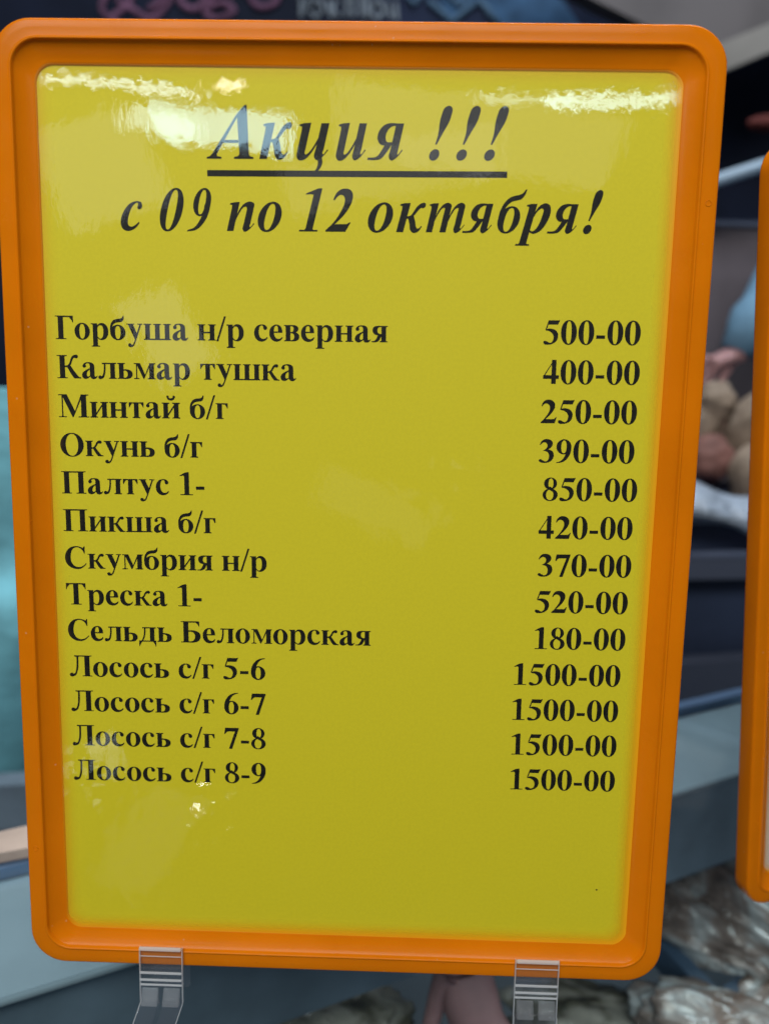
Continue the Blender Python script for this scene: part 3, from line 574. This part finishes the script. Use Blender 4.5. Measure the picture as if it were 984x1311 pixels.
# ================================================================ CLEAR CLIPS
GLASS_Z = -.052
def make_clip(label, xc, dx, group, z_slope=.006):
    t = thing('display_clip', label, 'clip', SIGN @ Matrix.Translation((xc, 0, 0)), group)
    w = .0076; mm = .001
    lip = bevel(link('front_plate', prism([boxc(-w, -13.6*mm, .5*mm, w, 8.0*mm, 1.6*mm)]), M['acrylic'], t), .0003)
    bevel(link('rim', prism([boxc(-w, 7.4*mm, 1.62*mm, w, 8.9*mm, 2.5*mm)]), M['acrylic_edge'], t), .0005)
    bevel(link('cross_rib', prism([boxc(-w, -1.9*mm, 1.62*mm, w, -1.1*mm, 2.1*mm), boxc(-w, -4.6*mm, 1.62*mm, w, -3.9*mm, 2.2*mm), boxc(-w, -6.6*mm, 1.62*mm, w, -5.9*mm, 2.0*mm), boxc(-w, 4.9*mm, 1.62*mm, w, 5.2*mm, 1.9*mm)]), M['acrylic_edge'], t), .0002)
    for s in (-1, 1):
        x0, x1 = sorted((s*.9*mm, s*6.9*mm))
        bevel(link('raised_pad', prism([[(x0, -13.2*mm, 1.62*mm), (x1, -13.2*mm, 1.62*mm), (x1, -7.3*mm, 1.62*mm), (x0, -7.3*mm, 1.62*mm), (x0, -13.0*mm, 4.4*mm), (x1, -13.0*mm, 4.4*mm), (x1, -7.5*mm, 2.0*mm), (x0, -7.5*mm, 2.0*mm)]]), M['acrylic_pad'], t), .0004)
    bevel(link('ledge', prism([boxc(-w, -2.2*mm, -8.6*mm, w, -.5*mm, .48*mm)]), M['acrylic'], t), .0002)
    bevel(link('rear_plate', prism([[(-w+.6*mm, -16*mm, -10.5*mm), (w-.2*mm, -16*mm, -10.5*mm), (w-.2*mm, -16*mm, -9.4*mm), (-w+.6*mm, -16*mm, -9.4*mm),
                                     (-w+1.2*mm, 14*mm, -9.9*mm), (w+.6*mm, 14*mm, -9.9*mm), (w+.6*mm, 14*mm, -8.7*mm), (-w+1.2*mm, 14*mm, -8.7*mm)]]), M['acrylic'], t), .0002)
    yb = -52.2*mm; zb = z_slope
    def strip(x0, x1, h0, h1, y0=-13.7*mm, zz=1.6*mm):
        return [(x0+dx, yb, zb+h0), (x1+dx, yb, zb+h0), (x1+dx, yb, zb+h1), (x0+dx, yb, zb+h1), (x0, y0, zz-1.1*mm+h0), (x1, y0, zz-1.1*mm+h0), (x1, y0, zz-1.1*mm+h1), (x0, y0, zz-1.1*mm+h1)]
    leg = bevel(link('leg', prism([strip(-w, w, 0, 1.1*mm)]), M['acrylic'], t), .0002)
    bevel(link('leg_ridge', prism([strip(-w, -.9*mm, 1.12*mm, 1.9*mm), strip(.9*mm, w, 1.12*mm, 1.9*mm)]), M['acrylic'], leg), .0003)
    for s in (-1, 1):
        x0, x1 = sorted((s*(w-.02*mm), s*(w+.25*mm)))
        link('side_edge', prism([boxc(x0, -13.6*mm, .5*mm, x1, 8.0*mm, 1.6*mm), strip(x0, x1, 0, 1.9*mm)]), M['acrylic_edge'], t)
    # foot lying on the counter glass
    bevel(link('foot', prism([boxc(-w+dx, -53.4*mm, -26*mm, w+dx, -52.3*mm, zb+3*mm)]), M['acrylic'], t), .0003)
    return t
make_clip('left clear plastic clip under the yellow price list, its leg bending left', TX(-64.8), -.012, 'clear clips holding the yellow price list frame', .012)
make_clip('right clear plastic clip under the yellow price list, its leg straight', TX(68.9), -.001, 'clear clips holding the yellow price list frame', .008)
# ================================================================ THE COUNTER BEHIND AND BELOW
ZL = -.058
a0, a1 = at_z(-260, 1362, ZL), at_z(1250, 895, ZL)          # near edge of the ledge
b0, b1 = at_z(-260, 1190, ZL), at_z(1250, 826, ZL)          # far edge
led = thing('counter_ledge', 'blue-grey painted metal ledge running diagonally behind and below the frames', 'counter ledge')
o = bevel(link('ledge_top', prism([slab([a0, a1, b1, b0], .003)]), M['steel'], led), .0012, 3)
dn = Vector((0, 0, -1))
back = Vector((0, .004, 0))
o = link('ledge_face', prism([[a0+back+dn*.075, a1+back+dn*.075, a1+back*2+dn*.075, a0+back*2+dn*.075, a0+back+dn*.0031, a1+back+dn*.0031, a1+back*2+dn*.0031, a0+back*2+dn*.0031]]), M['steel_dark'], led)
hem = (a1-a0).normalized()
link('rolled_edge', tube([([a0+dn*.001, a1+dn*.001], .0018)], 10), M['steel'], led, smooth=True)
fdir = (b1-b0).normalized()
link('rear_trim', prism([slab([b0, b1, b1+Vector((0, .008, 0)), b0+Vector((0, .008, 0))], -.007)]), M['steel_edge'], led)
# glass the clips stand on
gl = link('counter_glass', prism([[(-.8, -.45, GLASS_Z-.004), (1.2, -.45, GLASS_Z-.004), (b1.x, b1.y+.004, GLASS_Z-.004), (b0.x, b0.y+.004, GLASS_Z-.004), (-.8, -.45, GLASS_Z-.0005), (1.2, -.45, GLASS_Z-.0005), (b1.x, b1.y+.004, GLASS_Z-.0005), (b0.x, b0.y+.004, GLASS_Z-.0005)]]), M['pane'], None, label='clear counter glass under the two clear clips, wrapped fish showing through it', category='glass')
# floor of the case
link('display_case_floor', prism([boxc(-1.5, -.8, -.30, 1.8, .62, -.29)]), M['tray'], kind='structure')
# trays and packs under the glass
def pack(name, label, cat, u, v, z, size, rot, m, seed, amp=.22, group=None):
    p = at_z(u, v, z); me = lump(size, seed, amp, 2.2, 5)
    o = link(name, me, m, None, smooth=True, label=label, category=cat)
    o.location = p; o.rotation_euler = (0, 0, R_(rot))
    if group: o['group'] = group
    return o
G_ = 'wrapped fish in the display case'
pack('wrapped_fish', 'uppermost wrapped fish between the two orange frames, just under the metal ledge face', 'fish pack', 905, 1118, -.165, (.060, .021, .020), -38, M['fish'], 1, .24, G_)
pack('wrapped_fish', 'pale wrapped fish beside the lower left corner of the second orange frame', 'fish pack', 940, 1165, -.160, (.066, .022, .021), -52, M['fish'], 2, .24, G_)
pack('wrapped_fish', 'wrapped fish touching the right side of the yellow list frame', 'fish pack', 868, 1168, -.170, (.058, .023, .020), -46, M['fish'], 3, .24, G_)
pack('wrapped_fish', 'wrapped fish under the bottom corner of the second orange frame', 'fish pack', 992, 1205, -.165, (.060, .021, .020), -50, M['fish'], 5, .24, G_)
pack('wrapped_fish', 'grey wrapped fish beyond the dark blue tray rim, bottom right', 'fish pack', 950, 1325, -.185, (.064, .024, .020), -20, M['fish'], 6, .22, G_)
pack('wrapped_fish', 'wrapped fish in the very corner at the bottom right', 'fish pack', 1010, 1290, -.190, (.060, .024, .020), 25, M['fish'], 4, .22, G_)
pack('wrapped_fish', 'grey fish pack right of the right clear clip, below the frame corner', 'fish pack', 790, 1330, -.225, (.070, .034, .022), -15, M['fish2'], 9, .25, 'wrapped fish in the display case')
pack('wrapped_fish', 'dark mottled fish pack between the two clear clips, under the frame', 'fish pack', 400, 1335, -.20, (.06, .045, .03), 15, M['fish2'], 12, .25, 'wrapped fish in the display case')
q = [at_z(838, 1180, -.18), at_z(925, 1272, -.18), at_z(917, 1286, -.18), at_z(826, 1192, -.18)]
link('plastic_tray', prism([slab(q, .02)]), M['blueplastic'], label='dark blue tray rim between wrapped fish packs, by the lower right frame corner', category='tray')
q = [at_z(925, 1262, -.178), at_z(1010, 1212, -.178), at_z(1014, 1224, -.178), at_z(932, 1276, -.178)]
link('plastic_tray', prism([slab(q, .02)]), M['blueplastic'], label='dark blue tray rim below the second orange frame', category='tray')
# hand reaching into the case
def hand(parent, wrist, d, side, n, s, m, spread=.16, curl=.5, arm=None):
    """a continuous hand: wrist point, direction of the fingers, side vector, palm normal, scale = hand length"""
    J = [(wrist, (.030*s/.18, .020*s/.18))]; E = []
    palm = wrist + d*s*.28; J.append((palm, (.040*s/.18, .016*s/.18))); E.append((0, 1))
    for k, ln in enumerate((.40, .45, .42, .33)):
        off = (k-1.5)
        base = palm + side*off*s*.105 + d*s*.22; J.append((base, .0105*s/.18)); E.append((1, len(J)-1))
        p = base; dd = (d + side*off*spread*.5).normalized()
        for j, (fr, r) in enumerate(((.45, .0092), (.30, .0084), (.25, .0070))):
            a = curl*(j+1)*.55; v = (dd*math.cos(a) + n*math.sin(a)).normalized()
            p = p + v*ln*s*fr; J.append((p, r*s/.18)); E.append((len(J)-2, len(J)-1))
    tb = wrist + d*s*.14 - side*s*.17; J.append((tb, .014*s/.18)); E.append((0, len(J)-1)); p = tb
    for fr, r in ((.20, .0115), (.17, .0095)):
        v = (d*.8 - side*.45 + n*.3).normalized(); p = p + v*s*fr; J.append((p, r*s/.18)); E.append((len(J)-2, len(J)-1))
    if arm:
        last = 0
        for q_, r in arm: J.append((q_, r)); E.append((last, len(J)-1)); last = len(J)-1
    return grow('body', J, E, m, parent)
pw = at_z(590, 1222, -.135)
ps = thing('person', 'person reaching into the case, bare hand seen below the frame left of the right clip', 'person')
hd = (at_z(612, 1310, -.165)-pw).normalized()
hs = Vector((1, 0, 0)); hs = (hs-hd*hs.dot(hd)).normalized(); hn = hs.cross(hd)
if hn.z > 0: hn = -hn
hand(ps, pw, hd, hs, hn, .088, M['skin'], spread=.08, curl=.5, arm=[(pw - hd*.10 + Vector((0, .03, .01)), (.018, .017)), (pw - hd*.2 + Vector((0, .08, .02)), (.023, .02))])
slv = pw - hd*.10 + Vector((0, .03, .01))
link('sleeve', tube([([slv+Vector((0, 0, .0)), pw - hd*.2 + Vector((0, .08, .02)), pw - hd*.32 + Vector((0, .14, .03))], [.026, .032, .036])], 16), M['teal'], ps, smooth=True)
# ================================================================ BEHIND THE COUNTER
# grey slope and navy cabinet with a trim rail
Yc = .62
cab = thing('navy_cabinet', 'dark navy cabinet with a slate rail, seen between the two orange frames', 'cabinet')
def strip_px(u0, u1, v0a, v0b, v1a, v1b, y, d, m, name, parent, **k):
    return link(name, prism([panel([at_y(u0, v1a, y), at_y(u1, v1b, y), at_y(u1, v0b, y), at_y(u0, v0a, y)], d)]), m, parent, **k)
strip_px(700, 1150, 745, 725, 860, 830, Yc, .10, M['navy'], 'front_panel', cab)
strip_px(700, 1150, 722, 712, 745, 738, Yc-.03, .05, M['navy_trim'], 'rail', cab)
strip_px(700, 1150, 655, 640, 722, 712, Yc, .10, M['navy'], 'upper_panel', cab)
strip_px(700, 1150, 862, 832, 960, 900, Yc-.04, .02, M['navy_trim'], 'kick_panel', cab)
top = at_y(900, 662, Yc).z
# sagging white bag on the cabinet
def sheet_px(name, rows, m, parent=None, depth=.03, **k):
    """rows of (u, v, y) points -> a thick lofted sheet"""
    V = []; F = []; n = len(rows[0])
    for r in rows:
        V += [tuple(at_y(u, v, y)) for u, v, y in r]
    for j in range(len(rows)-1):
        for i in range(n-1): a = j*n+i; F.append((a, a+1, a+n+1, a+n))
    me = bpy.data.meshes.new(name); me.from_pydata(V, [], F)
    o = link(name, me, m, parent, smooth=True, **k)
    s = o.modifiers.new('thick', 'SOLIDIFY'); s.thickness = .004
    s = o.modifiers.new('sub', 'SUBSURF'); s.levels = 2; s.render_levels = 2
    return o
sheet_px('plastic_bag', [[(840, 600, .66), (880, 612, .64), (905, 625, .60), (935, 640, .62), (985, 636, .60), (1040, 630, .6)],
                         [(840, 625, .60), (880, 632, .585), (905, 640, .56), (935, 652, .58), (985, 648, .57), (1040, 645, .57)],
                         [(840, 655, .59), (880, 660, .57), (905, 662, .55), (930, 664, .56), (965, 670, .56), (1040, 690, .57)],
                         [(840, 665, .605), (880, 668, .60), (905, 668, .59), (935, 668, .58), (965, 690, .57), (1040, 720, .58)]],
         M['cloth'], label='sagging white plastic bag on the navy cabinet, below the blurred vegetables', category='bag')
bin_ = thing('vegetable_bin', 'grey-brown panel of the stall behind the vegetables, right of the price list', 'stall panel')
strip_px(700, 1200, 280, 290, 640, 640, 1.05, .03, M['brownwall'], 'panel', bin_)
strip_px(700, 1200, 277, 289, 283, 295, 1.04, .008, M['navy_trim'], 'panel_edge', bin_)
sizes = [(915, 515, .72, .026, 0, 'topmost of the beige vegetables, against the left frame'), (962, 545, .70, .034, 0, 'beige round vegetable by the edge of the second orange frame'),
         (896, 548, .72, .026, 0, 'beige vegetable touching the edge of the yellow list frame'), (908, 588, .68, .030, 1, 'reddish vegetable just above the white bag'),
         (968, 612, .66, .036, 0, 'lowest beige vegetable, resting on the white bag at the right'), (935, 570, .76, .026, 1, 'dark reddish vegetable behind the beige ones')]
for i, (u, v, y, r, red, lab) in enumerate(sizes):
    r *= .92; me = lump((r, r*.9, r*(1.0+.25*(i % 3))), i+20, .22, 1.3, 4)
    o = link('vegetable', me, M['redveg'] if red else M['onion'], None, smooth=True, label='blurred '+lab, category='vegetable', group='vegetables between the two frames')
    o.location = at_y(u, v, y)
# seller's arm in a pale blue sleeve
sel = thing('person', 'person in a pale blue sleeve, hand reaching in from behind the second orange frame', 'person')
w1 = at_y(938, 452, .80); sh = at_y(1040, 330, .92); el = at_y(985, 405, .82)
d1 = (at_y(900, 474, .78)-w1).normalized(); s1 = Vector((0, 0, 1)); s1 = (s1-d1*s1.dot(d1)).normalized(); n1 = Vector((0, -1, 0))
hand(sel, w1, d1, s1, n1, .085, M['skin'], curl=.6, arm=[(w1-(d1*.05), .016), (el, .02)])
link('sleeve', tube([([w1-d1*.004, (w1+el)/2+Vector((0, 0, .012)), el, (el+sh)/2, sh], [.020, .034, .042, .052, .06])], 20), M['sleeve'], sel, smooth=True)
# pale rod and dark opening above
link('shelf_rod', tube([([at_y(820, 262, .95), at_y(1100, 172, .95)], .0085)], 12), M['rod'], smooth=True, label='pale straight rod slanting up between the two orange frames', category='rod')
# grey beams at the top right
link('roof_beam', prism([panel([at_y(640, -60, 1.3), at_y(930, 84, 1.3), at_y(1100, 20, 1.3), at_y(1100, -150, 1.3)], .06)]), M['beam'], label='broad grey beam above the right corner of the yellow list frame', category='beam')
link('roof_beam', prism([panel([at_y(905, 100, 1.22), at_y(1100, 18, 1.22), at_y(1100, -18, 1.22), at_y(890, 68, 1.22)], .04)]), M['beam2'], label='narrower paler beam slanting up to the right edge, in front of the broad beam', category='beam')
link('red_cloth', lump((.035, .02, .012), 5, .1), M['brownskin'], smooth=True, label='small reddish cloth under the pale beam at the right edge', category='cloth').location = at_y(985, 158, 1.1)
# teal cloth at the left edge
sheet_px('teal_cloth', [[(-160, 480, .55), (-80, 486, .53), (-20, 490, .52), (30, 492, .53), (90, 495, .55)],
                        [(-160, 600, .54), (-80, 610, .50), (-20, 612, .50), (30, 615, .50), (90, 620, .54)],
                        [(-160, 735, .53), (-80, 738, .50), (-20, 740, .50), (30, 740, .50), (90, 740, .54)],
                        [(-160, 752, .50), (-80, 752, .47), (-20, 752, .46), (30, 752, .46), (90, 752, .50)],
                        [(-160, 850, .49), (-80, 850, .45), (-20, 850, .44), (30, 850, .44), (90, 850, .49)],
                        [(-160, 990, .52), (-80, 1000, .47), (-20, 1005, .46), (30, 1008, .47), (90, 1000, .52)]],
         M['teal'], label='teal cloth bundle with a fold, at the left edge behind the price list', category='cloth')
q = [at_y(-120, 1012, .40), at_y(120, 1000, .40), at_y(120, 1090, .40), at_y(-120, 1120, .40)]
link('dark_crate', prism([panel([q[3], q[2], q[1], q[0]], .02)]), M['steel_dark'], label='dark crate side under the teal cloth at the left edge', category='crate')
link('pale_board', prism([slab([at_z(-140, 1118, ZL+.014), at_z(110, 1072, ZL+.014), at_z(110, 1040, ZL+.014), at_z(-140, 1096, ZL+.014)], .006)]), M['board'] if 'board' in M else mat('pale_board', (.42, .33, .28), .5, var=.15), None,
     label='pale beige board edge lying along the metal ledge at the left edge', category='board')
# dark wall with chalk drawing, far behind
YW = 1.5
wl = link('back_wall', prism([boxc(-3, YW, -1.5, 3.5, YW+.05, 3)]), M['wall'], kind='structure')
def drawn(name, label, strokes, m, r, cat):
    t = [([at_y(u, v, YW-.004) for u, v in cr(s, 18)], r) for s in strokes]
    o = link(name, tube(t, 6), m, smooth=True, label=label, category=cat); return o
drawn('chalk_drawing', 'pink looping chalk scribble on the dark wall above the left part of the frame',
      [[(150, 30), (130, 12), (138, -8), (165, -20), (168, -2), (140, 25)], [(150, 0), (175, 15), (190, 24), (215, 5), (222, -25)], [(190, 12), (205, 2), (212, -12), (195, -18)],
       [(228, -20), (232, 4), (250, 12), (262, -4), (258, -20)], [(262, 12), (285, 4), (300, 12), (278, 24), (262, 16), (268, 0), (290, -14)], [(315, -15), (330, 8), (350, 6), (362, -20)]], M['pink'], .0062, 'chalk drawing')
drawn('chalk_lettering', 'grey chalk lettering on the dark wall above the middle of the frame',
      [[(384, -12), (386, 22)], [(384, 20), (396, -2)], [(398, 8), (408, 0), (412, 12), (404, 22), (396, 14)], [(418, 0), (424, 22)], [(430, 0), (422, 22)], [(424, 10), (434, 22)], [(442, -14), (443, 22)],
       [(451, -14), (452, 22)], [(443, 2), (452, 2)], [(462, -12), (463, 22)], [(470, -14), (470, 24)], [(476, 6), (486, 2), (490, 14), (482, 24), (475, 16), (478, 6)], [(496, 4), (500, 24)], [(506, 2), (508, 26)]], M['chalk'], .0042, 'chalk lettering')
t = thing('blue_painted_shape', 'blue zigzag shape painted on the dark wall above the centre right of the frame', 'wall painting')
def flat(pts, m, name, dy, parent):
    P = [at_y(u, v, YW-dy) for u, v in pts]
    V = P + [p+Vector((0, dy-.002, 0)) for p in P]; n = len(P)
    me = bpy.data.meshes.new(name); me.from_pydata([tuple(v) for v in V], [], [tuple(range(n))]+[(i, (i+1) % n, n+(i+1) % n, n+i) for i in range(n)])
    return link(name, me, m, parent)
flat([(545, -30), (580, 34), (612, -2), (640, 40), (760, 60), (700, -30)], M['blue'], 'blue_field', .003, t)
for s in ([(548, 0), (578, 27), (608, 3)], [(612, -2), (638, 30)], [(560, -20), (590, 8), (600, -8)], [(520, -8), (530, 5), (540, -10)]):
    link('blue_stroke', tube([([at_y(u, v, YW-.006) for u, v in s], .006)], 6), mat('blue_stroke', (.06, .12, .2), .8), t, smooth=True)
